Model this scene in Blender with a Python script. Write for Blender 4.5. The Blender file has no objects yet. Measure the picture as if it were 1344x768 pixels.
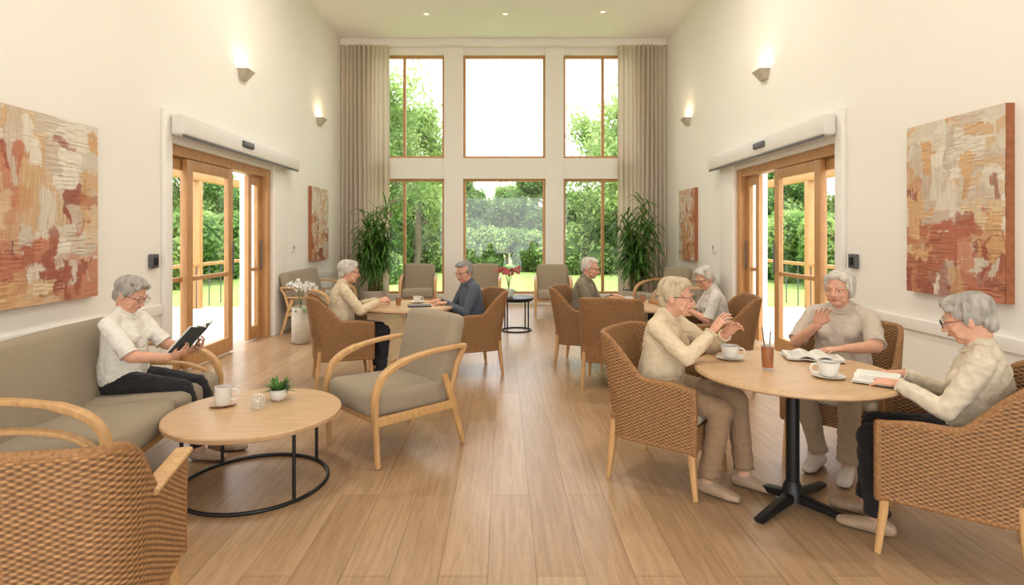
import bpy, math, random
import numpy as np
from mathutils import Vector, Matrix, noise
random.seed(7); np.random.seed(7)
scene=bpy.context.scene
F=747.0; CH=1.5
# ---------------------------------------------------------------- materials
def C(r,g,b):
    def l(v):
        v=v/255.0
        return v/12.92 if v<=0.04045 else ((v+0.055)/1.055)**2.4
    return (l(r),l(g),l(b),1.0)
def newmat(name):
    m=bpy.data.materials.new(name); m.use_nodes=True
    return m,m.node_tree,m.node_tree.nodes['Principled BSDF']
def pmat(name,col,rough=.6,var=.1,ns=6,stretch=(1,1,1),bump=0,bs=150,metal=0,bstretch=None,dist=0,sheen=0,spec=.5,bd=.005):
    m,nt,b=newmat(name); N=nt.nodes; L=nt.links
    tc=N.new('ShaderNodeTexCoord'); mp=N.new('ShaderNodeMapping'); mp.inputs['Scale'].default_value=stretch
    L.new(tc.outputs['Object'],mp.inputs['Vector'])
    n=N.new('ShaderNodeTexNoise'); n.inputs['Scale'].default_value=ns; n.inputs['Detail'].default_value=4; n.inputs['Distortion'].default_value=dist
    L.new(mp.outputs['Vector'],n.inputs['Vector'])
    r=N.new('ShaderNodeValToRGB'); r.name='ramp'; e=r.color_ramp.elements
    e[0].position=.3; e[1].position=.7
    e[0].color=tuple(max(0,c*(1-var)) for c in col[:3])+(1,); e[1].color=tuple(min(1,c*(1+var)) for c in col[:3])+(1,)
    L.new(n.outputs['Fac'],r.inputs['Fac']); L.new(r.outputs['Color'],b.inputs['Base Color'])
    b.inputs['Roughness'].default_value=rough; b.inputs['Metallic'].default_value=metal
    b.inputs['Specular IOR Level'].default_value=spec
    if sheen: b.inputs['Sheen Weight'].default_value=sheen
    if bump:
        mp2=N.new('ShaderNodeMapping'); mp2.inputs['Scale'].default_value=bstretch or stretch
        L.new(tc.outputs['Object'],mp2.inputs['Vector'])
        n2=N.new('ShaderNodeTexNoise'); n2.inputs['Scale'].default_value=bs; n2.inputs['Detail'].default_value=3
        L.new(mp2.outputs['Vector'],n2.inputs['Vector'])
        bp=N.new('ShaderNodeBump'); bp.inputs['Strength'].default_value=bump; bp.inputs['Distance'].default_value=bd
        L.new(n2.outputs['Fac'],bp.inputs['Height']); L.new(bp.outputs['Normal'],b.inputs['Normal'])
    return m
M_wall=pmat('plaster_wall',C(241,237,229),.85,.01,1.5,bump=.05,bs=60)
M_ceil=pmat('ceiling_paint',C(238,236,231),.9,.01,1)
M_trim=pmat('trim_paint',C(238,234,227),.55,.01,1)
M_oak=pmat('light_oak',C(198,155,104),.42,.13,5,(6,6,1),bump=.05,bs=40,dist=.6)
M_top=pmat('oak_table_top',C(198,163,124),.38,.10,5,(1,7,1),bump=.03,bs=40,dist=.5)
M_pine=pmat('door_pine',C(190,142,92),.45,.12,5,(5,5,1),dist=.5)
M_uph=pmat('linen_upholstery',C(156,141,120),.95,.16,260,bump=.6,bs=420,sheen=.1)
M_cush=pmat('cream_cushion',C(206,192,168),.95,.05,200,bump=.4,bs=400)
M_black=pmat('black_steel',C(26,26,28),.4,.1,5,metal=.3)
M_wick=pmat('wicker_cane',C(174,128,82),.6,.25,40,(1,1,3),bump=.3,bs=300)
nt=M_wick.node_tree; at=nt.nodes.new('ShaderNodeAttribute'); at.attribute_name='WeaveShade'
rp=nt.nodes.new('ShaderNodeValToRGB'); rp.color_ramp.elements[0].color=(.14,.11,.09,1); rp.color_ramp.elements[1].color=(1,1,1,1); rp.color_ramp.elements[1].position=.88  # crevice shade between strands painted into the cane colour
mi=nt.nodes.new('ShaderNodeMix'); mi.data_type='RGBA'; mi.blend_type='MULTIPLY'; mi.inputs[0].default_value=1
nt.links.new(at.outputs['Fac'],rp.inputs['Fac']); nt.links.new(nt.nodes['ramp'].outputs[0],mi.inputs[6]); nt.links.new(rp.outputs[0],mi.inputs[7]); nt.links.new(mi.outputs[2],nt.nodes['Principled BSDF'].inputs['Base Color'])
M_rim=pmat('wicker_rim',C(150,106,64),.6,.35,80,bump=.8,bs=180)
M_white=pmat('white_ceramic',C(226,222,214),.25,.02,3)
M_coffee=pmat('coffee',C(70,40,22),.2,.1,3)
M_pot=pmat('stone_planter',C(190,178,160),.7,.06,20,bump=.2,bs=80)
M_soil=pmat('soil',C(60,45,32),.95,.3,60,bump=.8,bs=90)
M_leaf=pmat('palm_leaf',C(78,122,54),.45,.45,5,spec=.4)
M_leaf2=pmat('houseplant_leaf',C(84,124,54),.5,.35,30)
M_stem=pmat('plant_stem',C(110,110,60),.6,.2,20)
M_skin=pmat('skin',C(212,160,134),.6,.06,18,bump=.15,bs=160,spec=.3)
M_lip=pmat('lips',C(184,112,98),.5,.05,20)
M_eye=pmat('eye_white',C(200,194,188),.25,.02,5)
M_iris=pmat('eye_iris',C(45,45,50),.2,.02,5)
M_glassfr=pmat('spectacle_frame',C(40,32,30),.3,.1,5)
M_paper=pmat('paper_pages',C(228,224,214),.8,.03,60)
M_print=pmat('printed_text',C(202,198,191),.8,.12,140)
M_bookc=pmat('book_cover',C(58,68,76),.6,.1,10)
M_grey=pmat('grey_plastic',C(90,90,94),.5,.05,5)
M_opbox=pmat('aluminium_housing',C(224,220,213),.4,.02,5)
M_stone=pmat('terrace_paving',C(190,184,174),.85,.08,3,bump=.2,bs=30)
M_grass=pmat('lawn_grass',C(146,172,92),.95,.2,3,bump=.6,bs=50)
M_hedge=pmat('foliage',C(110,144,80),.8,.45,2.2)
M_hedge2=pmat('foliage_light',C(152,178,110),.8,.35,2.5)
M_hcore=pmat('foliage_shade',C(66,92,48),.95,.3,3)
M_bark=pmat('bark',C(118,104,88),.9,.2,12,bump=.6,bs=30)
M_pink=pmat('orchid_pink',C(196,92,98),.6,.2,30)
M_orw=pmat('orchid_white',C(235,232,230),.6,.04,30)
M_sole=pmat('shoe_sole',C(120,104,90),.8,.1,30)
def fab(n,c,v=.05,bs=240): return pmat(n,c,.92,v,30,bump=.35,bs=bs,sheen=.08)
def translucent(M,col,f):
    nt=M.node_tree; b=nt.nodes['Principled BSDF']; tr=nt.nodes.new('ShaderNodeBsdfTranslucent'); tr.inputs['Color'].default_value=col
    mx=nt.nodes.new('ShaderNodeMixShader'); mx.inputs[0].default_value=f; nt.links.new(b.outputs[0],mx.inputs[1]); nt.links.new(tr.outputs[0],mx.inputs[2]); nt.links.new(mx.outputs[0],nt.nodes['Material Output'].inputs[0])
M_curt=pmat('linen_curtain',C(220,208,192),.95,.04,150,bump=.2,bs=300); translucent(M_curt,C(224,210,190),.32)
translucent(M_hedge,C(150,184,98),.35); translucent(M_hedge2,C(186,208,126),.35); translucent(M_leaf,C(110,155,66),.25)
M_glass,nt,b=newmat('window_glass'); nt.nodes.remove(b)
t=nt.nodes.new('ShaderNodeBsdfTransparent'); g=nt.nodes.new('ShaderNodeBsdfGlossy'); g.inputs['Roughness'].default_value=.03
mx=nt.nodes.new('ShaderNodeMixShader'); mx.inputs[0].default_value=.04; nt.links.new(t.outputs[0],mx.inputs[1]); nt.links.new(g.outputs[0],mx.inputs[2]); nt.links.new(mx.outputs[0],nt.nodes['Material Output'].inputs[0])
M_gware,nt,b=newmat('clear_glassware'); nt.nodes.remove(b)
t=nt.nodes.new('ShaderNodeBsdfTransparent'); t.inputs[0].default_value=(.95,.96,.96,1); g=nt.nodes.new('ShaderNodeBsdfGlossy'); g.inputs['Roughness'].default_value=.04
mx=nt.nodes.new('ShaderNodeMixShader'); mx.inputs[0].default_value=.10; nt.links.new(t.outputs[0],mx.inputs[1]); nt.links.new(g.outputs[0],mx.inputs[2]); nt.links.new(mx.outputs[0],nt.nodes['Material Output'].inputs[0])
M_tea=pmat('iced_tea',C(176,92,34),.15,.25,20)
M_art,nt,b=newmat('oil_paint'); at=nt.nodes.new('ShaderNodeVertexColor'); at.layer_name='Col'; nt.links.new(at.outputs[0],b.inputs['Base Color']); b.inputs['Roughness'].default_value=.75
M_lens,nt,b=newmat('lamp_lens'); b.inputs['Emission Color'].default_value=(1,.95,.88,1); b.inputs['Emission Strength'].default_value=.6
M_floor,nt,b=newmat('oak_plank_floor'); N=nt.nodes; L=nt.links
tc=N.new('ShaderNodeTexCoord'); mp=N.new('ShaderNodeMapping'); mp.inputs['Rotation'].default_value=(0,0,math.pi/2); mp.inputs['Location'].default_value=(.4,.07,0)
L.new(tc.outputs['Object'],mp.inputs['Vector'])
br=N.new('ShaderNodeTexBrick'); br.offset=.37; br.inputs['Scale'].default_value=1; br.inputs['Brick Width'].default_value=2.1; br.inputs['Row Height'].default_value=.215
br.inputs['Mortar Size'].default_value=.0016; br.inputs['Mortar Smooth'].default_value=.1; br.inputs['Bias'].default_value=0
br.inputs['Color1'].default_value=C(187,154,121); br.inputs['Color2'].default_value=C(170,137,105); br.inputs['Mortar'].default_value=C(116,88,62)
L.new(mp.outputs['Vector'],br.inputs['Vector'])
mp2=N.new('ShaderNodeMapping'); mp2.inputs['Scale'].default_value=(16,.9,1); L.new(tc.outputs['Object'],mp2.inputs['Vector'])
n=N.new('ShaderNodeTexNoise'); n.inputs['Scale'].default_value=2.2; n.inputs['Detail'].default_value=9; n.inputs['Roughness'].default_value=.72; n.inputs['Distortion'].default_value=.9
L.new(mp2.outputs['Vector'],n.inputs['Vector'])
r=N.new('ShaderNodeValToRGB'); r.color_ramp.elements[0].position=.3; r.color_ramp.elements[0].color=(.62,.58,.53,1); r.color_ramp.elements[1].position=.62; r.color_ramp.elements[1].color=(1.04,1.04,1.04,1)
L.new(n.outputs['Fac'],r.inputs['Fac'])
mi=N.new('ShaderNodeMix'); mi.data_type='RGBA'; mi.blend_type='MULTIPLY'; mi.inputs[0].default_value=.85
L.new(br.outputs['Color'],mi.inputs[6]); L.new(r.outputs['Color'],mi.inputs[7]); L.new(mi.outputs[2],b.inputs['Base Color'])
b.inputs['Roughness'].default_value=.3; b.inputs['Specular IOR Level'].default_value=.5
bp=N.new('ShaderNodeBump'); bp.inputs['Strength'].default_value=.12; bp.inputs['Distance'].default_value=.004; L.new(n.outputs['Fac'],bp.inputs['Height']); L.new(bp.outputs['Normal'],b.inputs['Normal'])
# ---------------------------------------------------------------- mesh builder
class MB:
    def __init__(s): s.v=[]; s.f=[]; s.m=[]; s.n=0; s.mats=[]; s.M=None
    def mi(s,mat):
        if mat not in s.mats: s.mats.append(mat)
        return s.mats.index(mat)
    def add(s,verts,faces,mat):
        a=np.asarray(verts,dtype=float).reshape(-1,3)
        if s.M is not None:
            M=np.array(s.M); a=a@M[:3,:3].T+M[:3,3]
        o=s.n; s.v.append(a); s.n+=len(a)
        k=s.mi(mat) if not isinstance(mat,int) else mat
        s.f.extend([tuple(i+o for i in f) for f in faces]); s.m.extend([k]*len(faces))
    def box(s,c,sz,mat,r=0,M=None,puff=0):
        hx,hy,hz=[q/2 for q in sz]
        if r<=0:
            vs=[(c[0]+x*hx,c[1]+y*hy,c[2]+z*hz) for x in(-1,1) for y in(-1,1) for z in(-1,1)]
            vs=[Vector(v) for v in vs]
            fs=[(0,1,3,2),(4,6,7,5),(0,4,5,1),(2,3,7,6),(0,2,6,4),(1,5,7,3)]
            if M is not None: vs=[M@v for v in vs]
            s.add(vs,fs,mat); return
        r=min(r,hx*.98,hy*.98,hz*.98); h=[hx,hy,hz]
        ax=[]
        for q in h:
            cz=[r*math.tan(a)  for a in (math.pi/4,math.pi/8,0)]
            lo=[-(q-r)-t for t in cz]; 
            mid=[(q-r)*k for k in(-.6,-.2,.2,.6)] if puff else [0]
            hi=[(q-r)+t for t in reversed(cz)]
            ax.append(lo+mid+hi)
        vs=[];fs=[]
        for d in range(3):
            a,bb=(d+1)%3,(d+2)%3
            for sg in(-1,1):
                o=len(vs); na,nb=len(ax[a]),len(ax[bb])
                for i in range(na):
                    for j in range(nb):
                        q=[0,0,0]; q[d]=sg*h[d]; q[a]=ax[a][i]; q[bb]=ax[bb][j]
                        inn=[max(-(h[k]-r),min(h[k]-r,q[k])) for k in range(3)]
                        dv=Vector([q[k]-inn[k] for k in range(3)]); dv.normalize()
                        p=Vector(inn)+dv*r
                        if puff:
                            w=(1-(q[a]/h[a])**2)*(1-(q[bb]/h[bb])**2)
                            p[d]+=sg*puff*w
                        p+=Vector(c)
                        if M is not None: p=M@p
                        vs.append(p)
                for i in range(na-1):
                    for j in range(nb-1):
                        q=(o+i*nb+j,o+(i+1)*nb+j,o+(i+1)*nb+j+1,o+i*nb+j+1)
                        fs.append(q if sg>0 else q[::-1])
        s.add(vs,fs,mat)
    def loft(s,st,side,mat,n=12,e=2.0,cap=True):
        c0=cap in(True,'start'); c1=cap is True
        P=[Vector(q[0]) for q in st]; k=len(P); side=Vector(side)
        T=[]
        for i in range(k):
            a=P[max(0,i-1)]; b_=P[min(k-1,i+1)]; t=(b_-a); 
            T.append(t.normalized() if t.length>1e-9 else Vector((0,0,1)))
        cs=[]
        for j in range(n):
            a=2*math.pi*j/n; c_,s_=math.cos(a),math.sin(a)
            cs.append((math.copysign(abs(c_)**(2/e),c_),math.copysign(abs(s_)**(2/e),s_)))
        rings=[]
        def ring(p,t,w,d):
            sd=side-t*side.dot(t)
            if sd.length<1e-4: sd=t.orthogonal()
            sd.normalize(); nr=t.cross(sd)
            return [p+sd*(w*x)+nr*(d*y) for x,y in cs]
        w0,d0=st[0][1],st[0][2]; w1,d1=st[-1][1],st[-1][2]
        if c0:
            for ph in (65,35): 
                a=math.radians(ph); rings.append(ring(P[0]-T[0]*min(w0,d0)*math.sin(a),T[0],w0*math.cos(a),d0*math.cos(a)))
        for i in range(k): rings.append(ring(P[i],T[i],st[i][1],st[i][2]))
        if c1:
            for ph in (35,65):
                a=math.radians(ph); rings.append(ring(P[-1]+T[-1]*min(w1,d1)*math.sin(a),T[-1],w1*math.cos(a),d1*math.cos(a)))
        vs=[v for r_ in rings for v in r_]; fs=[]
        for i in range(len(rings)-1):
            for j in range(n):
                j2=(j+1)%n; fs.append((i*n+j,i*n+j2,(i+1)*n+j2,(i+1)*n+j))
        R=(len(rings)-1)*n
        if c0:
            vs.append(P[0]-T[0]*min(w0,d0)); a0=len(vs)-1
            for j in range(n): fs.append((a0,(j+1)%n,j))
        else: fs.append(tuple(range(n-1,-1,-1)))
        if c1:
            vs.append(P[-1]+T[-1]*min(w1,d1)); a1=len(vs)-1
            for j in range(n): fs.append((a1,R+j,R+(j+1)%n))
        else: fs.append(tuple(R+j for j in range(n)))
        s.add(vs,fs,mat)
    def tube(s,pts,r,mat,n=8,cap=True,side=None):
        if side is None:
            d=Vector(pts[-1])-Vector(pts[0]); side=d.orthogonal() if d.length>1e-6 else Vector((1,0,0))
        if not isinstance(r,(list,tuple)): r=[r]*len(pts)
        s.loft([(p,q,q) for p,q in zip(pts,r)],side,mat,n,2,cap)
    def ell(s,c,rad,mat,M=None,nu=14,nv=10):
        vs=[];fs=[]
        R=M.to_3x3() if M is not None else None
        for i in range(1,nv):
            th=math.pi*i/nv
            for j in range(nu):
                ph=2*math.pi*j/nu
                v=Vector((rad[0]*math.sin(th)*math.cos(ph),rad[1]*math.sin(th)*math.sin(ph),rad[2]*math.cos(th)))
                if R is not None: v=R@v
                vs.append(v+Vector(c))
        for z in(1,-1):
            v=Vector((0,0,z*rad[2])); 
            if R is not None: v=R@v
            vs.append(v+Vector(c))
        a=len(vs)-2; b_=len(vs)-1
        for i in range(nv-2):
            for j in range(nu):
                j2=(j+1)%nu; fs.append((i*nu+j,(i+1)*nu+j,(i+1)*nu+j2,i*nu+j2))
        for j in range(nu):
            j2=(j+1)%nu; fs.append((a,j,j2)); fs.append((b_,(nv-2)*nu+j2,(nv-2)*nu+j))
        s.add(vs,fs,mat)
    def lathe(s,prof,c,mat,n=32,cap=True):
        vs=[];fs=[]
        for r,z in prof:
            for j in range(n):
                a=2*math.pi*j/n; vs.append((c[0]+r*math.cos(a),c[1]+r*math.sin(a),c[2]+z))
        k=len(prof)
        for i in range(k-1):
            for j in range(n):
                j2=(j+1)%n; fs.append((i*n+j,i*n+j2,(i+1)*n+j2,(i+1)*n+j))
        if cap:
            fs.append(tuple(range(n-1,-1,-1))); fs.append(tuple((k-1)*n+j for j in range(n)))
        s.add(vs,fs,mat)
    def torus(s,c,R,r,mat,ax=((1,0,0),(0,1,0)),n=32,m=8,a0=0,a1=2*math.pi):
        A=Vector(ax[0]);B=Vector(ax[1]);Nn=A.cross(B); c=Vector(c); vs=[];fs=[]
        full=abs(a1-a0-2*math.pi)<1e-6; k=n if full else n+1
        for i in range(k):
            a=a0+(a1-a0)*i/n; d=A*math.cos(a)+B*math.sin(a)
            for j in range(m):
                q=2*math.pi*j/m; vs.append(c+d*(R+r*math.cos(q))+Nn*(r*math.sin(q)))
        for i in range(n):
            i2=(i+1)%k
            for j in range(m):
                j2=(j+1)%m; fs.append((i*m+j,i2*m+j,i2*m+j2,i*m+j2))
        s.add(vs,fs,mat)
    def mesh(s,name,smooth=True,ang=40):
        me=bpy.data.meshes.new(name)
        v=np.concatenate(s.v) if s.v else np.zeros((0,3))
        me.from_pydata(v.tolist(),[],s.f)
        for m in s.mats: me.materials.append(m)
        me.polygons.foreach_set('material_index',s.m)
        if smooth:
            me.polygons.foreach_set('use_smooth',[True]*len(s.f)); 
            if ang<180: me.set_sharp_from_angle(angle=math.radians(ang))
        me.update(); return me
    def obj(s,name,loc=(0,0,0),rz=0,smooth=True,ang=40):
        return place(s.mesh(name,smooth,ang),name,loc,rz)
def place(me,name,loc=(0,0,0),rz=0,sc=1):
    o=bpy.data.objects.new(name,me); o.location=loc; o.rotation_euler=(0,0,rz)
    if sc!=1: o.scale=(sc,sc,sc) if not isinstance(sc,tuple) else sc
    scene.collection.objects.link(o); return o
def ang(f): return math.atan2(-f[0],f[1])
def spline(pts,n=6):
    P=[Vector(p) for p in pts]; P=[P[0]*2-P[1]]+P+[P[-1]*2-P[-2]]; out=[]
    for i in range(1,len(P)-2):
        for k in range(n):
            t=k/n; a,b_,c_,d=P[i-1],P[i],P[i+1],P[i+2]
            out.append(.5*((2*b_)+(c_-a)*t+(2*a-5*b_+4*c_-d)*t*t+(3*b_-a-3*c_+d)*t**3))
    out.append(P[-2]); return out
def remesh(mb,vox,it=2):
    me=mb.mesh('tmp',False); o=bpy.data.objects.new('tmp',me); scene.collection.objects.link(o)
    m=o.modifiers.new('r','REMESH'); m.mode='VOXEL'; m.voxel_size=vox
    if it: 
        q=o.modifiers.new('s','SMOOTH'); q.factor=.5; q.iterations=it
    dg=bpy.context.evaluated_depsgraph_get(); dg.update()
    r=bpy.data.meshes.new_from_object(o.evaluated_get(dg))
    v=np.zeros(len(r.vertices)*3); r.vertices.foreach_get('co',v); v=v.reshape(-1,3)
    nm=np.zeros(len(r.vertices)*3); r.vertices.foreach_get('normal',nm); nm=nm.reshape(-1,3)
    f=[tuple(p.vertices) for p in r.polygons]
    bpy.data.objects.remove(o); bpy.data.meshes.remove(me); bpy.data.meshes.remove(r)
    return v,nm,f
# ---------------------------------------------------------------- room shell
W=3.45; YB=12.2; Y0=-1.6; H=5.65; D0,D1,DH=5.85,8.45,2.45
def simple(name,boxes,mat,r=0,ang_=40):
    mb=MB()
    for c,s_ in boxes: mb.box(c,s_,mat,r)
    return mb.obj(name,ang=ang_)
def bx(x0,x1,y0,y1,z0,z1): return (((x0+x1)/2,(y0+y1)/2,(z0+z1)/2),(abs(x1-x0),abs(y1-y0),abs(z1-z0)))
simple('floor',[bx(-W-.25,W+.25,Y0,YB+.3,-.1,0)],M_floor)
simple('ceiling',[bx(-W-.25,W+.25,Y0,YB+.3,H,H+.15)],M_ceil)
simple('wall_front_baffle',[bx(-W-.25,W+.25,Y0-.25,Y0,3.2,H+.15),bx(-W-.25,-W+.5,Y0-.25,Y0,-.1,3.2),bx(W-.5,W+.25,Y0-.25,Y0,-.1,3.2)],M_wall)  # unseen wall behind the camera, added to trim fill light from the rear
for sg,nm in((-1,'left'),(1,'right')):
    a,b_=sg*W,sg*(W+.25)
    simple('wall_'+nm,[bx(a,b_,Y0,D0,0,H),bx(a,b_,D1,YB,0,H),bx(a,b_,D0,D1,DH,H)],M_wall)
    simple('baseboard_'+nm,[bx(a,a-sg*.015,Y0,D0-.12,0,.12),bx(a,a-sg*.015,D1+.5,YB,0,.12)],M_trim,.004)
    simple('trim_chair_rail_'+nm,[bx(a,a-sg*.025,Y0,D0-.12,.70,.80),bx(a,a-sg*.025,D1+.5,YB,.70,.80)],M_trim,.006)
    simple('trim_door_casing_'+nm,[bx(a,a-sg*.05,D0-.12,D0,0,2.78),bx(a,a-sg*.05,D1,D1+.5,0,DH+.1),bx(a,a-sg*.03,D0,D1+.5,DH,DH+.33)],M_trim,.006)
bands=[(0,.22),(2.70,3.14),(5.36,H)]
bl=[bx(-W-.25,-2.75,YB,YB+.3,0,H),bx(2.75,W+.25,YB,YB+.3,0,H),bx(-1.27,-.87,YB-.05,YB+.3,0,H),bx(.90,1.28,YB-.05,YB+.3,0,H)]
for z0,z1 in bands:
    for x0,x1 in((-2.75,-1.27),(-.87,.90),(1.28,2.75)): bl.append(bx(x0,x1,YB-.0,YB+.3,z0,z1))
simple('wall_back',bl,M_wall)
simple('trim_cornice',[bx(-W,W,YB-.18,YB,5.50,H)],M_trim,.01)
wi=1
for (z0,z1) in((.22,2.70),(3.14,5.36)):
    for x0,x1,mu in((-2.75,-1.27,-2.14),(-.87,.90,None),(1.28,2.75,2.14)):
        mb=MB(); t=.055; y0,y1=YB+.08,YB+.16
        for q in(bx(x0,x0+t,y0,y1,z0,z1),bx(x1-t,x1,y0,y1,z0,z1),bx(x0+t,x1-t,y0,y1,z0,z0+t),bx(x0+t,x1-t,y0,y1,z1-t,z1)): mb.box(q[0],q[1],M_pine,.006)
        if mu: q=bx(mu-.03,mu+.03,y0,y1,z0+t,z1-t); mb.box(q[0],q[1],M_pine,.006)
        q=bx(x0+t,x1-t,YB+.115,YB+.122,z0+t,z1-t); mb.box(q[0],q[1],M_glass)
        mb.obj('window_%d'%wi); wi+=1
for sg in(-1,1):
    mb=MB(); n=150; rows=14; vs=[];fs=[]
    x0,x1=2.42,3.43
    for i in range(n+1):
        u=i/n
        for j in range(rows+1):
            v=j/rows; z=.02+v*5.5
            amp=.04+.02*math.sin(v*3+u*9)
            ph=u*2*math.pi*11+.5*math.sin(v*2.2+u*14)
            x=x0+(x1-x0)*u+.015*math.cos(ph*1.0+1)+ (1-v)*.02*math.sin(u*7)
            vs.append((sg*x,YB-.16+amp*math.sin(ph),z))
    for i in range(n):
        for j in range(rows):
            a=i*(rows+1)+j; fs.append((a,a+rows+1,a+rows+2,a+1))
    mb.add(vs,fs,M_curt); mb.obj('curtain',ang=180)
for sg,k in((-1,1),(1,2)):
    mb=MB(); X=sg*(W+.10)
    def B(y0,y1,z0,z1,m=M_pine,dx=0,th=.06,r=.005):
        q=bx(X+sg*dx-th/2,X+sg*dx+th/2,y0,y1,z0,z1); mb.box(q[0],q[1],m,r)
    B(D0+.001,D0+.09,0,DH,th=.16); B(D1-.12,D1-.001,0,DH,th=.18); B(D0+.09,D1-.12,DH-.11,DH-.001,th=.16)
    def leaf(y0,y1,dx,st=.10):
        B(y0,y0+st,.02,DH-.12,dx=dx); B(y1-st,y1,.02,DH-.12,dx=dx)
        B(y0+st,y1-st,DH-.24,DH-.12,dx=dx); B(y0+st,y1-st,.02,.2,dx=dx); B(y0+st,y1-st,.98,1.03,dx=dx,th=.04)
        B(y0+st,y1-st,.2,DH-.24,M_glass,dx=dx,th=.008,r=0)
        mb.tube([(X+sg*(dx-.06),y1-st*.5,1.0),(X+sg*(dx-.06),y1-st*.5,1.4)],.011,M_grey)
    leaf(5.97,6.38,.02,.05); leaf(6.24,7.30,-.05,.12); leaf(7.92,8.32,.03,.10)
    mb.obj('door_%d'%k)
    mb=MB(); q=bx(sg*(W-.052),sg*(W-.19),5.80,9.1,2.52,2.74); mb.box(q[0],q[1],M_opbox,.03)
    q=bx(sg*(W-.165),sg*(W-.18),5.82,9.08,2.50,2.54); mb.box(q[0],q[1],M_grey,.004)
    q=bx(sg*(W-.17),sg*(W-.22),7.1,7.4,2.60,2.68); mb.box(q[0],q[1],M_grey,.02)
    mb.obj('automatic_door_operator')
    mb=MB(); q=bx(sg*(W-.0),sg*(W-.04),5.52,5.64,1.17,1.31); mb.box(q[0],q[1],M_grey,.01); q=bx(sg*(W-.04),sg*(W-.05),5.55,5.61,1.2,1.28); mb.box(q[0],q[1],M_black,.004); mb.obj('door_push_button')
    mb=MB(); q=bx(sg*W,sg*(W-.03),9.25,9.33,1.2,1.34); mb.box(q[0],q[1],M_opbox,.008); q=bx(sg*(W-.03),sg*(W-.035),9.27,9.31,1.27,1.31); mb.box(q[0],q[1],M_grey,.002); mb.obj('thermostat')
    simple('terrace_paving',[bx(sg*(W+.26),sg*8.0,2,YB-.3,-.12,-.01)],M_stone)
    simple('wall_porch_'+('left' if sg<0 else 'right'),[bx(sg*(W+.26),sg*4.45,9.6,9.85,-.01,3.0)],M_wall)
    mb=MB()
    for y in(5,7.2,9.4,11.6,13.8,16): q=bx(sg*6.2,sg*6.34,y,y+.14,-.06,2.6); mb.box(q[0],q[1],M_pine,.01)
    q=bx(sg*6.2,sg*6.34,4.5,16.5,2.6,2.78); mb.box(q[0],q[1],M_pine,.01)
    q=bx(sg*6.22,sg*6.30,4.5,16.5,.85,.92); mb.box(q[0],q[1],M_pine,.01)
    for y in np.arange(4.6,16.5,.5): mb.tube([(sg*6.26,y,0),(sg*6.26,y,.86)],.012,M_grey,6)
    mb.obj('wooden_veranda_frame')
for sg in(-1,1):
    for y in(4.4,7.5,10.6):
        mb=MB(); z=3.60; x=sg*W
        w0,w1,d0,d1,h=.07,.14,.05,.13,.13; t=.008
        def frus(w0,w1,d0,d1,z0,z1):
            return [(x,y-w0,z0),(x-sg*d0,y-w0*.8,z0),(x-sg*d0,y+w0*.8,z0),(x,y+w0,z0),(x,y-w1,z1),(x-sg*d1,y-w1*.85,z1),(x-sg*d1,y+w1*.85,z1),(x,y+w1,z1)]
        o=frus(w0,w1,d0,d1,z-h/2,z+h/2)
        i_=frus(w0-t,w1-t,d0-t,d1-t,z-h/2+t,z+h/2)
        mb.add(o+i_,[(0,1,2,3),(0,4,5,1),(1,5,6,2),(2,6,7,3),(4,12,13,5),(5,13,14,6),(6,14,15,7),(8,11,10,9),(8,9,13,12),(9,10,14,13),(10,11,15,14),(0,3,7,4)],M_pot)
        mb.obj('wall_sconce',smooth=False)
        l=bpy.data.lights.new('sconce_light','AREA'); l.shape='RECTANGLE'; l.size=.07; l.size_y=.16; l.energy=3.0; l.color=(1,.76,.45)
        lo=bpy.data.objects.new('sconce_light',l); lo.location=(x-sg*.065,y,z+.05); lo.rotation_euler=(math.pi,sg*-.15,0); scene.collection.objects.link(lo)
for x,y,on in((-1.45,10.7,0),(0.03,10.7,0),(1.85,10.6,0),(-1.6,7.2,1),(1.6,7.2,1),(-1.6,3.0,1),(1.6,3.0,1)):
    mb=MB(); mb.lathe([(.05,-.004),(.07,-.006),(.075,0),(.05,0)],(x,y,H-.001),M_trim,24,False); mb.lathe([(.001,-.003),(.05,-.003)],(x,y,H-.001),M_lens,24,False); mb.obj('ceiling_downlight')
    if on:
        l=bpy.data.lights.new('ceiling_fill','AREA'); l.shape='DISK'; l.size=.3; l.energy=40; l.color=(1,.94,.85)  # out-of-view lamps added as soft room fill; visible fittings carry none
        lo=bpy.data.objects.new('ceiling_fill',l); lo.location=(x,y,H-.03); scene.collection.objects.link(lo)
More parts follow.
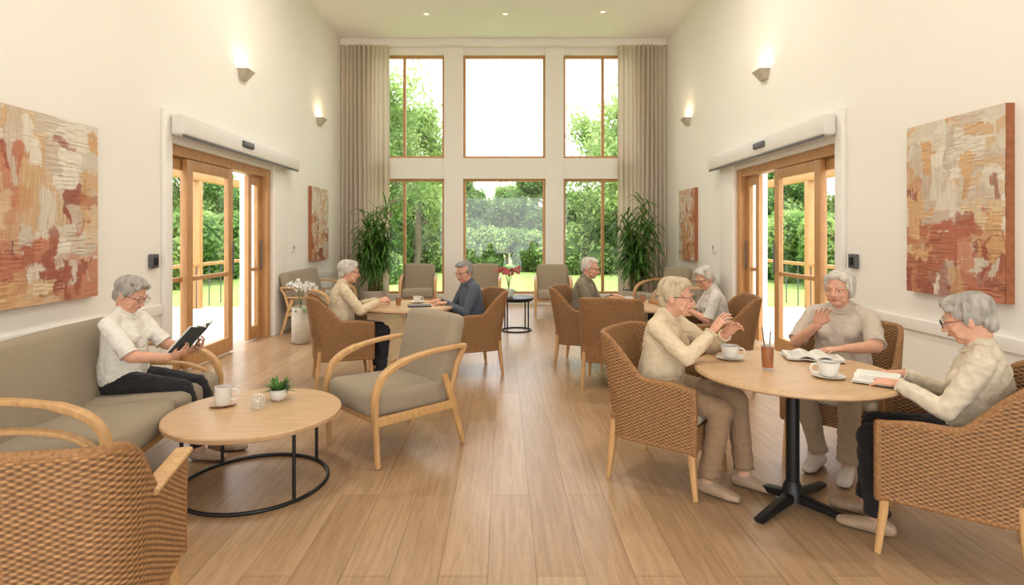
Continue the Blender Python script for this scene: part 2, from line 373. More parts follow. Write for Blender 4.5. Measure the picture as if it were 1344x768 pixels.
# ---------------------------------------------------------------- paintings
def vn(rs,Uc,Vc,fu,fv):
    g=rs.rand(fv+3,fu+3); x=np.clip(Uc,0,.9999)*fu; y=np.clip(Vc,0,.9999)*fv; xi=x.astype(int); yi=y.astype(int); a=x-xi; b_=y-yi; a=a*a*(3-2*a); b_=b_*b_*(3-2*b_)
    return (g[yi,xi]*(1-a)+g[yi,xi+1]*a)*(1-b_)+(g[yi+1,xi]*(1-a)+g[yi+1,xi+1]*a)*b_
def painting(sg,y0,y1,z0,z1,seed,th=.05,style=0,res=330):
    rs=np.random.RandomState(seed); w=y1-y0; h=z1-z0; nx=int(res*min(1.1,w)); ny=int(nx*h/w)
    U,Vv=np.meshgrid(np.linspace(0,1,nx),np.linspace(0,1,ny))
    col=np.zeros((ny,nx,3)); hgt=np.zeros((ny,nx))
    rust=[C(172,100,76),C(184,118,92),C(156,88,68),C(192,132,102),C(148,86,68),C(178,110,82)]
    tan=[C(206,172,132),C(202,160,114),C(212,186,150),C(194,148,110),C(206,166,122)]
    cream=[C(218,208,192),C(210,198,180),C(202,188,170),C(222,214,200),C(196,178,160)]
    dark=[C(96,66,56),C(84,70,64),C(118,76,60)]
    def warm(u,v):
        if style==0: return float(np.clip(1.25-.85*u+(.45-v)*1.0,0,1))
        return float(np.clip((.60-v)*2.6+.12+(.3 if u>.8 and v<.75 else 0)-(.8 if (abs(u-.45)<.18 and v<.25) else 0),0,1))
    base=vn(rs,U,Vv,5,5)[...,None]
    wm=np.clip(1.2-.95*U+(.45-Vv)*1.1,0,1) if style==0 else np.clip((.60-Vv)*2.6+.12,0,1)
    wm=np.clip(wm+(base[...,0]-.5)*.5,0,1)[...,None]
    col[:]=np.array(cream[1][:3])*(1-wm)+np.array(rust[1][:3])*wm
    wu=.06*(vn(rs,U,Vv,9,9)-.5)+.03*(vn(rs,U,Vv,26,26)-.5)+.014*(vn(rs,U,Vv,70,70)-.5); wv=.06*(vn(rs,U,Vv,9,9)-.5)+.03*(vn(rs,U,Vv,26,26)-.5)+.014*(vn(rs,U,Vv,70,70)-.5)
    hor=vn(rs,U,Vv,14,110); ver=vn(rs,U,Vv,110,14); blot=vn(rs,U,Vv,40,40)
    for k in range(185):
        cx,cy=rs.rand(2)
        if k<80: a=rs.uniform(.09,.22); b2=rs.uniform(.06,.15)
        elif k<150: a=rs.uniform(.05,.14); b2=rs.uniform(.03,.07)
        else: a=rs.uniform(.02,.06); b2=rs.uniform(.003,.010)
        st=hor
        if rs.rand()<.5: a,b2=b2,a; st=ver
        wq=warm(cx,cy); q=rs.rand()
        if k>172: pal=dark if rs.rand()<.6 else cream
        elif q<wq*.85: pal=rust if rs.rand()<.6 else tan
        else: pal=cream if rs.rand()<.74 else tan
        c=np.array(pal[rs.randint(len(pal))][:3])*rs.uniform(.94,1.04)
        t_=rs.normal(0,.10); du=(U+wu-cx); dv=(Vv+wv-cy)*h/w
        p=du*math.cos(t_)+dv*math.sin(t_); r2=-du*math.sin(t_)+dv*math.cos(t_)
        edge=np.minimum((1-np.abs(p)/a)*a,(1-np.abs(r2)/b2)*b2)/.014
        al=np.clip(edge+(st-.5)*1.2,0,1)*np.clip(.72+.6*st+.4*(blot-.5),0,1)*rs.uniform(.7,1)
        al=al[...,None]; shade=(1+.14*(st-.5))[...,None]
        col=col*(1-al)+c*shade*al; hgt=np.where(al[...,0]>.4,hgt+al[...,0]*rs.uniform(0,.0015)+.0015*(st-.5),hgt)
    col=np.clip(col,0,1)
    x=sg*(W-th-.012)
    vs=np.stack([x-sg*np.clip(hgt,-.003,.006),y0+U*w,z0+Vv*h],-1).reshape(-1,3)
    fs=[]
    for j in range(ny-1):
        for i in range(nx-1):
            a=j*nx+i; q=(a,a+1,a+nx+1,a+nx); fs.append(q if sg<0 else q[::-1])
    mb=MB(); mb.add(vs,fs,M_art); me=mb.mesh('painted_canvas',ang=180)
    ca=me.color_attributes.new('Col','FLOAT_COLOR','POINT'); cc=np.concatenate([col.reshape(-1,3),np.ones((nx*ny,1))],1).astype(np.float32); ca.data.foreach_set('color',cc.ravel())
    root=bpy.data.objects.new('abstract_painting',None); scene.collection.objects.link(root); o=place(me,'painted_canvas'); o.parent=root
    m2=MB(); q=bx(sg*(W-.001),sg*(W-th-.010),y0,y1,z0,z1); m2.box(q[0],q[1],pmat('canvas_edge',C(160,100,66),.8,.2,20)); e=m2.obj('stretcher_frame',smooth=False); e.parent=root
painting(-1,3.35,4.75,.99,2.39,3,style=0)
painting(1,3.84,4.78,1.03,2.39,11,style=1)
painting(-1,10.05,11.0,1.03,2.36,5,style=1,res=140)
painting(1,10.1,11.0,1.03,2.34,8,style=0,res=140)
# ---------------------------------------------------------------- furniture
def bentwood(Wd,name,seats=1):
    mb=MB(); hw=Wd/2
    R=Matrix.Translation((0,-.27,.42))@Matrix.Rotation(math.radians(14),4,'X')
    Rs=Matrix.Translation((0,0,.385))@Matrix.Rotation(math.radians(3),4,'X')
    sw=Wd/seats
    for i in range(seats):
        cx=-hw+sw*(i+.5)
        mb.box((cx,.03,0),(sw-.006,.64,.17),M_uph,.045,Rs,.012)
    mb.box((0,0,.21),(Wd,.14,.60),M_uph,.05,R,.012)
    for sg in(-1,1):
        x=sg*(hw+.025)
        pts=spline([(x,-.40,.70),(x,-.25,.70),(x,-.05,.69),(x,.14,.655),(x,.28,.58),(x,.335,.45),(x,.33,.25),(x,.315,.01)],6)
        n=len(pts); st=[]
        for i,p in enumerate(pts):
            t=i/(n-1); w=.032 if t<.5 else .032-.012*(t-.5)/.5; d=.016+ (.006 if .4<t<.8 else 0)
            st.append((p,w,d))
        mb.loft(st,(1,0,0),M_oak,12,3.5,False)
        mb.loft([((x,-.22,.52),.018,.022),((x,-.28,.36),.018,.026),((x,-.34,.16),.017,.022),((x*1.0,-.39,.0),.015,.017)],(1,0,0),M_oak,12,3.5,False)
        mb.loft([((x,-.40,.70),.024,.018),((x,-.33,.58),.02,.02),((x,-.28,.40),.018,.022)],(1,0,0),M_oak,12,3.5,False)
        if seats>1:
            p2=spline([(x,-.30,.55),(x,-.05,.55),(x,.12,.53),(x,.25,.47),(x,.31,.36)],6); mb.loft([(p,.026,.014) for p in p2],(1,0,0),M_oak,12,3.5,False)
        mb.box((x,.02,.30),(.03,.64,.06),M_oak,.008)
    mb.box((0,.30,.30),(Wd+.03,.03,.05),M_oak,.006); mb.box((0,-.28,.30),(Wd+.03,.03,.05),M_oak,.006)
    return mb.mesh(name)
me_chair=bentwood(.60,'upholstered_armchair'); me_sofa=bentwood(1.44,'upholstered_sofa',2)
place(me_chair,'upholstered_armchair',(-.80,4.08,0),ang((-.72,-.69)))
place(me_sofa,'upholstered_sofa',(-2.37,3.49,0),ang((.992,.126)))
place(me_sofa,'upholstered_sofa',(-2.95,9.3,0),ang((1,0)))
for x,y,f in((-1.63,10.9,(.1,-1)),(-.40,10.9,(0,-1)),(.92,10.6,(-.05,-1)),(2.75,9.9,(-.9,-.45)),(2.75,8.9,(-1,0))):
    place(me_chair,'upholstered_armchair',(x,y,0),ang(f))
def wicker(name,caps=False):
    mb=MB(); hw=.285; yb=-.27; yf=.27; cr=.13; shades=[]
    pts=[]; step=.0045
    y=yf
    while y>yb+cr: pts.append((-hw,y,-1,0)); y-=step
    k=int(cr*math.pi/2/step)
    for i in range(k): a=math.pi+ (math.pi/2)*i/k; pts.append((-hw+cr+cr*math.cos(a),yb+cr+cr*math.sin(a),math.cos(a),math.sin(a)))
    x=-hw+cr
    while x<hw-cr: pts.append((x,yb,0,-1)); x+=step
    for i in range(k): a=1.5*math.pi+(math.pi/2)*i/k; pts.append((hw-cr+cr*math.cos(a),yb+cr+cr*math.sin(a),math.cos(a),math.sin(a)))
    y=yb+cr
    while y<yf: pts.append((hw,y,1,0)); y+=step
    pts.append((hw,yf,1,0))
    A=np.array(pts); n=len(A); s=np.arange(n)*step
    def sm(t): t=np.clip(t,0,1); return t*t*(3-2*t)
    back=sm((-A[:,1]-.02)/.20)
    top=.635+.235*back - .02*sm((A[:,1]-.1)/.17) + .015*np.cos(A[:,0]*5)*back
    def pos(i,z,off):
        fl=max(0,z-.42)
        return (A[i,0]*(1+.04*fl/.4)+A[i,2]*off, A[i,1]-back[i]*fl*.17+A[i,3]*off, z)
    pitch=.0100; stake=.0180; dz=pitch/4
    for side,zb in((1,.27),(-1,.40)):
        zs=np.arange(zb,.90,dz)+dz*.5; m=len(zs)
        Z=np.broadcast_to(zs[None,:],(n,m)); Zc=np.minimum(Z,top[:,None])
        row=np.floor(Z/pitch); f=Z/pitch-row
        rnd=np.sqrt(np.maximum(0,1-(2*f-1)**2))
        wv=np.cos(math.pi*s[:,None]/stake+math.pi*row)*side
        hh=rnd*(.5+.5*wv)
        off=.014+.0048*hh
        shades.append((mb.n,(.12+.88*np.clip(rnd*(.45+.55*wv)+.1,0,1)).ravel()))  # painted gap shade: low between strands, high on their crowns
        fl=np.maximum(0,Zc-.42)
        Xp=A[:,0:1]*(1+.1*fl)+A[:,2:3]*off*side
        Yp=A[:,1:2]-back[:,None]*fl*.17+A[:,3:4]*off*side
        vs=np.stack([Xp,Yp,Zc],-1).reshape(-1,3)
        fs=[]
        for i in range(n-1):
            lim=max(top[i],top[i+1])
            for j in range(m-1):
                if zs[j]>=lim: break
                a=i*m+j; q=(a,a+m,a+m+1,a+1); fs.append(q if side>0 else q[::-1])
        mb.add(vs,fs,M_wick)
    rim=[pos(i,top[i],0) for i in range(0,n,4)]+[pos(n-1,top[n-1],0)]
    mb.loft([(p,.020,.017) for p in rim],(0,0,1),M_rim,10)
    rim=[pos(i,.275,0) for i in range(0,n,4)]+[pos(n-1,.275,0)]
    mb.loft([(p,.018,.018) for p in rim],(0,0,1),M_rim,8)
    for i in(0,n-1):
        mb.tube([pos(i,z,0) for z in(.27,.4,.5,top[i])],.020,M_rim,10)
    nx=128; xs=np.linspace(-hw,hw,nx); zs=np.arange(.27,.41,dz)+dz*.5; m=len(zs)
    vs=[];fs=[];sh=[]
    for i in range(nx):
        for j in range(m):
            r_=math.floor(zs[j]/pitch); f=zs[j]/pitch-r_; rn=math.sqrt(max(0,1-(2*f-1)**2)); q=math.cos(math.pi*xs[i]/stake+math.pi*r_)
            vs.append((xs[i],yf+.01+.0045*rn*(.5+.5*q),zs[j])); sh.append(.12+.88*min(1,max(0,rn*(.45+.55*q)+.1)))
    for i in range(nx-1):
        for j in range(m-1):
            a=i*m+j; fs.append((a,a+1,a+m+1,a+m))
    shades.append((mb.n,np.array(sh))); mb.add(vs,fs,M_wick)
    mb.box((0,0,.38),(.54,.52,.05),M_rim,.01)
    mb.box((0,.015,.425),(.52,.50,.075),M_cush,.03,None,.008)
    for sx in(-1,1):
        for sy,y in((1,.24),(-1,-.235)):
            mb.loft([((sx*.255,y,.36),.021,.021),((sx*.262,y+sy*.012,.2),.020,.020),((sx*.272,y+sy*.035,0),.014,.014)],(1,0,0),M_oak,12,4,False)
    if caps:
        for sx in(-1,1):
            pp=[(sx*(hw+.005),y,.655-.01*max(0,y)) for y in np.linspace(-.1,.29,8)]
            mb.loft([(p,.032,.012) for p in pp],(1,0,0),M_oak,12,4,False)
    me=mb.mesh(name,ang=75)
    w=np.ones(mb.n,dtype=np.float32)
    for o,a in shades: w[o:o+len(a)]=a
    at=me.attributes.new('WeaveShade','FLOAT','POINT'); at.data.foreach_set('value',w)
    return me
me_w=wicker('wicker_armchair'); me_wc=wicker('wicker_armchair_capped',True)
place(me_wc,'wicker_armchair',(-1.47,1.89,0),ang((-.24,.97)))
chA=((1.03,3.585),(.79,-.61)); chB=((2.28,3.84),(-.70,-.71)); chC=((2.15,2.73),(-.78,.62))
chE=((-1.66,5.85),(.93,.36)); chF=((-.36,6.28),(-.93,-.36)); chH=((.93,6.62),(.93,-.36)); chD=((2.15,5.70),(-.98,.15)); chX=((1.10,5.72),(.28,.96))
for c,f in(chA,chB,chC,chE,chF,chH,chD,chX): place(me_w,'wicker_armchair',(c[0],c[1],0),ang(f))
def pedestal(r,name,h=.75):
    mb=MB(); mb.lathe([(r*.96,-.034),(r-.008,-.030),(r,-.022),(r,-.008),(r-.006,0),(.01,0)],(0,0,h),M_top,64)
    mb.tube([(0,0,.05),(0,0,h-.035)],.035,M_black,16,False)
    mb.lathe([(.13,-.01),(.13,0)],(0,0,h-.036),M_black,24)
    for a in range(4):
        d=Vector((math.cos(a*math.pi/2+.35),math.sin(a*math.pi/2+.35),0)); s_=Vector((-d.y,d.x,0))
        mb.loft([(d*.01+Vector((0,0,.05)),.032,.028),(d*.18+Vector((0,0,.035)),.030,.018),(d*.36+Vector((0,0,.016)),.026,.012)],s_,M_black,12,4,False)
    mb.lathe([(.06,0),(.05,.07),(.036,.1)],(0,0,.03),M_black,20)
    return mb.mesh(name)
T1=(1.61,3.17); T2=(1.58,6.10); T3=(-1.0,6.05)
mp_=pedestal(.52,'round_dining_table'); mp2_=pedestal(.47,'round_dining_table_b')
place(mp_,'round_dining_table',(T1[0],T1[1],0),.3); place(mp2_,'round_dining_table',(T2[0],T2[1],0)); place(mp2_,'round_dining_table',(T3[0],T3[1],0))
def ringtable(r,h,name,rb,mat_top=M_top):
    mb=MB(); mb.lathe([(r*.97,-.035),(r-.004,-.030),(r,-.02),(r,-.006),(r-.006,0),(.01,0)],(0,0,h),mat_top,72)
    mb.torus((0,0,.011),rb,.011,M_black,n=64); mb.torus((0,0,h-.047),rb,.011,M_black,n=64)
    for a in range(4):
        q=a*math.pi/2+.9; x,y=rb*math.cos(q),rb*math.sin(q); mb.tube([(x,y,.01),(x,y,h-.04)],.011,M_black,8,False)
    return mb.obj(name)
ct=ringtable(.50,.44,'round_coffee_table',.42); ct.location=(-1.50,3.44,0)
sdt=ringtable(.27,.52,'black_side_table',.23,M_black); sdt.location=(.2,8.9,0)
# ---------------------------------------------------------------- tableware & small items
def cup(x,y,z,name='coffee_cup',r=.045,h=.065,saucer=True,ha=0.5,mug=False):
    mb=MB()
    z0=0
    if saucer:
        mb.lathe([(.035,0),(.05,.004),(.078,.013),(.080,.015),(.05,.008),(.01,.007)],(0,0,0),M_white if not mug else M_top,32); z0=.008
    if mug: pr=[(r*.9,0),(r,.01),(r,h),(r-.004,h),(r-.004,.012)]
    else: pr=[(r*.5,0),(r*.6,.004),(r*.85,h*.35),(r,h*.75),(r*1.03,h),(r*.98,h),(r*.93,h*.72),(r*.8,h*.4)]
    mb.lathe(pr,(0,0,z0),M_white,32)
    mb.lathe([(r*.90,0),(.001,.0005)],(0,0,z0+h*.82),M_coffee,24,False)
    mb.torus(((r+.008)*math.cos(ha),(r+.008)*math.sin(ha),z0+h*.52),h*.30,.005,M_white,((math.cos(ha),math.sin(ha),0),(0,0,1)),20,8)
    o=mb.obj(name,(x,y,z)); return o
cup(1.36,3.42,.751,r=.052,h=.075,ha=-.3); cup(1.70,2.98,.751,r=.052,h=.075,ha=2.8)
cup(-1.74,3.53,.441,'coffee_mug',.048,.11,True,0.2,True)
def glass(x,y,z,h=.15,r=.036,straw=True,full=.8):
    mb=MB(); mb.lathe([(r*.8,0),(r*.83,.004),(r,h),(r-.003,h),(r*.8-.003,.010),(.001,.010)],(0,0,0),M_gware,28)
    mb.lathe([(r*.78-.002,.011),(r*.78+(r*.2)*full-.003,h*full),(.001,h*full)],(0,0,0),M_tea,24)
    if straw:
        mb.tube([(0,.01,.02),(-.03,.0,h+.07)],.003,M_black,6); mb.tube([(0.0,-.01,.02),(.012,-.01,h+.05)],.003,M_black,6)
    for k in range(3): mb.box((.008*(k-1),.006*(k%2),h*full-.004+.002*k),(.018,.018,.016),M_gware,.003,Matrix.Rotation(.3*k,4,'Z'))
    mb.obj('iced_tea_glass',(x,y,z))
glass(1.47,3.17,.751,.16,.038)
glass(T3[0]-.10,T3[1]-.1,.751,.12,.032,False,.7)
glass(T2[0]-.05,T2[1]+.15,.751,.12,.032,False,.7)
cup(T3[0]+.05,T3[1]+.2,.751,r=.045); cup(T2[0]+.12,T2[1]-.12,.751,r=.045); cup(T2[0]-.22,T2[1]+.1,.751,r=.045)
def openbook(w,h,loc,rz,tilt,cover,name,fan=.25,roll=0):
    mb=MB()
    for sg in(-1,1):
        n=8
        for lay,(mat,th,off) in enumerate(((cover,.004,-.006),(M_paper,.010,0))):
            top=[];bot=[]
            ww=w if lay else w+.006; hh=h if lay else h+.01
            for i in range(n+1):
                u=i/n; x=sg*u*ww; z=fan*u*w*.6+ (.018*math.sin(min(1,u*1.6)*math.pi)*(1 if lay else .3))+off
                top.append((x,z+th)); bot.append((x,z))
            vs=[]
            for x,z in top: vs+= [(x,-hh/2,z),(x,hh/2,z)]
            for x,z in bot: vs+= [(x,-hh/2,z),(x,hh/2,z)]
            fs=[]; q=2*(n+1)
            for i in range(n):
                a=2*i; fs+=[(a,a+2,a+3,a+1),(q+a,q+a+1,q+a+3,q+a+2),(a,q+a,q+a+2,a+2),(a+1,a+3,q+a+3,q+a+1)]
            a=2*n; fs+=[(a,a+1,q+a+1,q+a)]; fs+=[(0,q,q+1,1)]
            mb.add(vs,fs,mat)
        for k in range(16):
            zz=lambda u: fan*u*w*.6+.018*math.sin(min(1,u*1.6)*math.pi)+.0107
            y=h/2-.025-k*(h-.05)/15.5; us=[.15,.3,.5,.7,.88]
            vs=[];fs=[]
            for u in us: vs+=[(sg*u*w,y,zz(u)),(sg*u*w,y-.003,zz(u))]
            for i in range(4): fs.append((2*i,2*i+1,2*i+3,2*i+2))
            mb.add(vs,fs,M_print)
    o=mb.obj(name,loc,0); o.rotation_euler=(tilt,roll,rz); return o
M_mag=pmat('magazine_cover',C(215,212,204),.5,.05,10)
openbook(.15,.21,(1.86,3.43,.763),ang((-.3,-1))+math.pi,0,M_mag,'open_magazine',.05)
def smallplant(x,y,z):
    mb=MB(); mb.lathe([(.028,0),(.045,.012),(.055,.04),(.05,.07),(.046,.072),(.046,.06)],(0,0,0),M_white,28,False); mb.lathe([(.03,0),(.001,0.0)],(0,0,.001),M_white,28,False); mb.lathe([(.047,0),(.001,.002)],(0,0,.062),M_soil,20,False)
    for k in range(110):
        a=random.uniform(0,6.28); el=random.uniform(.2,1.4); L_=random.uniform(.06,.13); d=Vector((math.cos(a)*math.cos(el),math.sin(a)*math.cos(el),math.sin(el)))
        sd=Vector((-math.sin(a),math.cos(a),0)); w=random.uniform(.006,.012); p0=Vector((math.cos(a)*.02,math.sin(a)*.02,.06))
        pts=[p0+d*L_*t-Vector((0,0,.03))*t*t for t in(0,.35,.7,1)]
        ws=[.002,w,w*.8,.0005]; vs=[];
        for p,q in zip(pts,ws): vs+=[p-sd*q,p+sd*q]
        mb.add(vs,[(0,1,3,2),(2,3,5,4),(4,5,7,6)],M_leaf2)
    mb.obj('potted_houseplant',(x,y,z),ang=180)
smallplant(-1.44,3.64,.441)
mb=MB(); mb.ell((0,0,.045),(.045,.045,.043),M_gware,None,28,20)
for k in range(7): mb.torus((0,0,.045),.0445,.0015,M_white,((math.cos(k*.45),math.sin(k*.45),0),(0,0,1)),32,6)
mb.torus((0,0,.045),.0445,.0015,M_white,n=32,m=6); mb.lathe([(.02,0),(.02,.005)],(0,0,0),M_white,20)
mb.obj('glass_ornament_ball',(-1.50,3.47,.441))
mb=MB(); mb.box((0,0,.006),(.24,.17,.010),M_black,.004); mb.box((0,0,.0115),(.22,.15,.001),M_grey); mb.obj('tablet_computer',(T3[0]+.12,T3[1]-.1,.751),.2)
mb=MB(); mb.box((0,0,.008),(.30,.2,.014),M_pine,.005)
for q in(((.145,0,.02),(.01,.2,.03)),((-.145,0,.02),(.01,.2,.03)),((0,.095,.02),(.3,.01,.03)),((0,-.095,.02),(.3,.01,.03))): mb.box(q[0],q[1],M_pine,.003)
mb.obj('wooden_tray',(T2[0]+.18,T2[1]+.1,.751),.3)
# ---------------------------------------------------------------- plants
def leafblade(mb,p0,d,L_,w,droop,mat,seg=6):
    d=Vector(d).normalized(); sd=d.cross(Vector((0,0,1)))
    if sd.length<.05: sd=Vector((1,0,0))
    sd.normalize(); vs=[]; p=Vector(p0); dd=d.copy()
    for i in range(seg+1):
        t=i/seg; ww=w*(math.sin(math.pi*min(1,t*.9+.08))**.6)*(1 if t<1 else .05)
        vs+=[p-sd*ww,p+sd*ww]
        dd=(dd+Vector((0,0,-droop/seg))).normalized(); p=p+dd*(L_/seg)
    mb.add(vs,[(2*i,2*i+1,2*i+3,2*i+2) for i in range(seg)],mat)
def palm(name,loc):
    mb=MB(); mb.lathe([(.17,0),(.20,.02),(.25,.40),(.25,.42),(.225,.42),(.22,.36)],(0,0,0),M_pot,32,False); mb.lathe([(.22,0),(.001,.01)],(0,0,.37),M_soil,24,False)
    for k in range(17):
        a=k*2.4; rr=.03+.12*random.random(); hgt=random.uniform(.75,1.85); lean=random.uniform(.08,.30)
        b0=Vector((math.cos(a)*rr,math.sin(a)*rr,.36)); pts=[b0+Vector((math.cos(a)*lean*t*t,math.sin(a)*lean*t*t,hgt*t)) for t in(0,.33,.66,1)]
        mb.tube(pts,[.014,.012,.011,.009],M_stem,6)
        for j in range(50):
            t=random.uniform(.3,1.0); q=Vector((b0.x+math.cos(a)*lean*t*t,b0.y+math.sin(a)*lean*t*t,.36+hgt*t))
            az=random.uniform(0,6.28); el=random.uniform(.1,1.3)
            d=(math.cos(az)*math.cos(el),math.sin(az)*math.cos(el),math.sin(el))
            leafblade(mb,q,d,random.uniform(.30,.52),random.uniform(.012,.024),random.uniform(1.0,2.4),M_leaf)
    return mb.obj(name,loc,ang=180)
palm('potted_palm',(-2.52,11.05,0)); palm('potted_palm',(2.55,11.05,0))
def orchid(name,loc,flow,potm,ph,pr,hs,n):
    mb=MB(); mb.lathe([(pr*.7,0),(pr,.03),(pr,ph),(pr-.01,ph),(pr-.01,ph-.03)],(0,0,0),potm,28,False); mb.lathe([(pr*.7,0),(.001,0)],(0,0,.001),potm,28,False); mb.lathe([(pr-.01,0),(.001,.01)],(0,0,ph-.03),M_soil,20,False)
    for k in range(7):
        a=k*.9; leafblade(mb,(0,0,ph-.02),(math.cos(a),math.sin(a),.5),random.uniform(.15,.25),.025,1.2,M_leaf2)
    for k in range(n):
        a=k*6.28/n+.3; q=random.uniform(.7,1); pts=spline([(0,0,ph-.02),(math.cos(a)*.04,math.sin(a)*.04,ph+hs*.6*q),(math.cos(a)*.11,math.sin(a)*.11,ph+hs*q),(math.cos(a)*.2,math.sin(a)*.2,ph+hs*.92*q)],5)
        mb.tube(pts,.004,M_stem,5)
        for p in pts[7:]:
            c=p+Vector((random.uniform(-.02,.02),random.uniform(-.02,.02),random.uniform(-.02,.02)))
            R=Matrix.Rotation(random.uniform(0,6),3,'Z')@Matrix.Rotation(random.uniform(.6,1.6),3,'X')
            for j in range(5):
                q2=j*1.2566; dv=R@Vector((math.cos(q2),math.sin(q2),.15)); sd=R@Vector((-math.sin(q2),math.cos(q2),0)); L_=.032
                mb.add([c,c+dv*L_*.6-sd*.015,c+dv*L_,c+dv*L_*.6+sd*.015],[(0,1,2,3)],flow)
    return mb.obj(name,loc,ang=180)
orchid('potted_orchid',(.08,8.9,.521),M_pink,M_white,.13,.08,.34,6)
orchid('potted_orchid',(-2.80,7.85,0),M_orw,M_pot,.50,.12,.42,7)
orchid('potted_orchid',(2.35,8.0,0),M_orw,M_pot,.45,.12,.3,5)
# ---------------------------------------------------------------- garden
def foliage(name,blobs,nleaf,size,mats,seed,core=True):
    rs=np.random.RandomState(seed); mb=MB()
    per=nleaf//len(blobs)
    for (c,r) in blobs:
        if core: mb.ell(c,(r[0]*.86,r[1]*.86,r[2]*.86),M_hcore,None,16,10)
        d=rs.normal(size=(per,3)); d/=np.linalg.norm(d,axis=1,keepdims=True)
        rad=rs.uniform(.82,1.08,(per,1)) if core else rs.uniform(.2,1.1,(per,1))
        P=np.array(c)+d*np.array(r)*rad
        a=rs.normal(size=(per,3)); a/=np.linalg.norm(a,axis=1,keepdims=True)
        b_=np.cross(a,d+rs.normal(size=(per,3))*.5); b_/=np.linalg.norm(b_,axis=1,keepdims=True)+1e-6
        s_=size*rs.uniform(.6,1.4,(per,1))
        q=np.stack([P-a*s_,P-b_*s_*.5,P+a*s_,P+b_*s_*.5],1).reshape(-1,3)
        mat=mats[rs.randint(len(mats))]
        mb.add(q,[(4*i,4*i+1,4*i+2,4*i+3) for i in range(per)],mat)
    return mb.mesh(name,False)
def blobset(seed,n,w,d,h):
    rs=np.random.RandomState(seed); out=[]
    for k in range(n):
        x=rs.uniform(-w,w)*.8; y=rs.uniform(-d,d)*.7; r=rs.uniform(.45,.8)
        z=rs.uniform(.35,max(.4,h-r)); out.append(((x,y,z),(r*1.1,r,r)))
    return out
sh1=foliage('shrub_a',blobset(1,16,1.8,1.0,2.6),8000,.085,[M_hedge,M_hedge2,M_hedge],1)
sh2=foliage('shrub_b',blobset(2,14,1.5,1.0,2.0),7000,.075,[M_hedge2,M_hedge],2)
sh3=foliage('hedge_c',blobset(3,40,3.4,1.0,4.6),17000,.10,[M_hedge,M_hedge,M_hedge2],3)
simple('lawn',[bx(-45,45,-3,70,-.3,-.13)],M_grass)
rs=random.Random(4)
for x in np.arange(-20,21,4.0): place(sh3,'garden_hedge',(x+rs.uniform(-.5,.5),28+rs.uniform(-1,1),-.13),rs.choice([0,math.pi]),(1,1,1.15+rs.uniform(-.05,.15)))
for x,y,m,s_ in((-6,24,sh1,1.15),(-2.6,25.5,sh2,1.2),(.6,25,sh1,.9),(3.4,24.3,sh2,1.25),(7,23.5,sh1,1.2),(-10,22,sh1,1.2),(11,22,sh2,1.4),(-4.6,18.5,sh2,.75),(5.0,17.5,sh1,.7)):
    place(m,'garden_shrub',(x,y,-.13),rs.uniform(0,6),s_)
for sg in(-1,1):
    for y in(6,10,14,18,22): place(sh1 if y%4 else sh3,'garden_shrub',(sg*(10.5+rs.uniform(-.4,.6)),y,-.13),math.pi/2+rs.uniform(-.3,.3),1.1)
def tree(name,seed,h,sp):
    rs2=random.Random(seed); mb=MB(); 
    trunk=spline([(0,0,0),(.1,0,h*.3),(-.05,.1,h*.6),(.1,0,h*.9)],4); mb.tube(trunk,[.16*(1-.8*i/len(trunk)) for i in range(len(trunk))],M_bark,8)
    bl=[]
    for k in range(26):
        t=rs2.uniform(.3,1); p=trunk[min(len(trunk)-1,int(t*len(trunk)))]; a=rs2.uniform(0,6.28); L_=sp*rs2.uniform(.5,1)*(1.25-.6*t)
        e=p+Vector((math.cos(a)*L_,math.sin(a)*L_,L_*rs2.uniform(.2,.8)))
        mb.tube([p,p.lerp(e,.5)+Vector((0,0,.1)),e],[.04,.025,.01],M_bark,5)
        bl.append((tuple(e),(rs2.uniform(.5,.95),)*3)); bl.append((tuple(p.lerp(e,.6)),(rs2.uniform(.35,.6),)*3))
    m2=foliage('x',bl,9000,.085,[M_hedge2,M_hedge2,M_hedge],seed,False)
    v=np.zeros(len(m2.vertices)*3); m2.vertices.foreach_get('co',v); o=mb.n; mb.v.append(v.reshape(-1,3)); mb.n+=len(v)//3
    ix=[mb.mi(m) for m in m2.materials]
    for p in m2.polygons: mb.f.append(tuple(i+o for i in p.vertices)); mb.m.append(ix[p.material_index])
    return mb.mesh(name,False)
tr1=tree('tree_a',21,7.0,2.0); tr2=tree('tree_b',22,6.0,1.8)
for x,y,m,r_,s_ in((-4.4,20.5,tr1,.4,1),(5.0,22,tr2,1.2,1.1),(7.2,25,tr1,2.2,1),(-7.6,26,tr2,2.2,1.3),(-2.9,30.5,tr2,1,.85),(2.2,31,tr1,3,.7),(.2,31.5,tr2,2,.7),(-3.7,24,tr2,.2,1.1),(4.3,25,tr1,4,.95)):
    place(m,'garden_tree',(x,y,-.13),r_,s_)
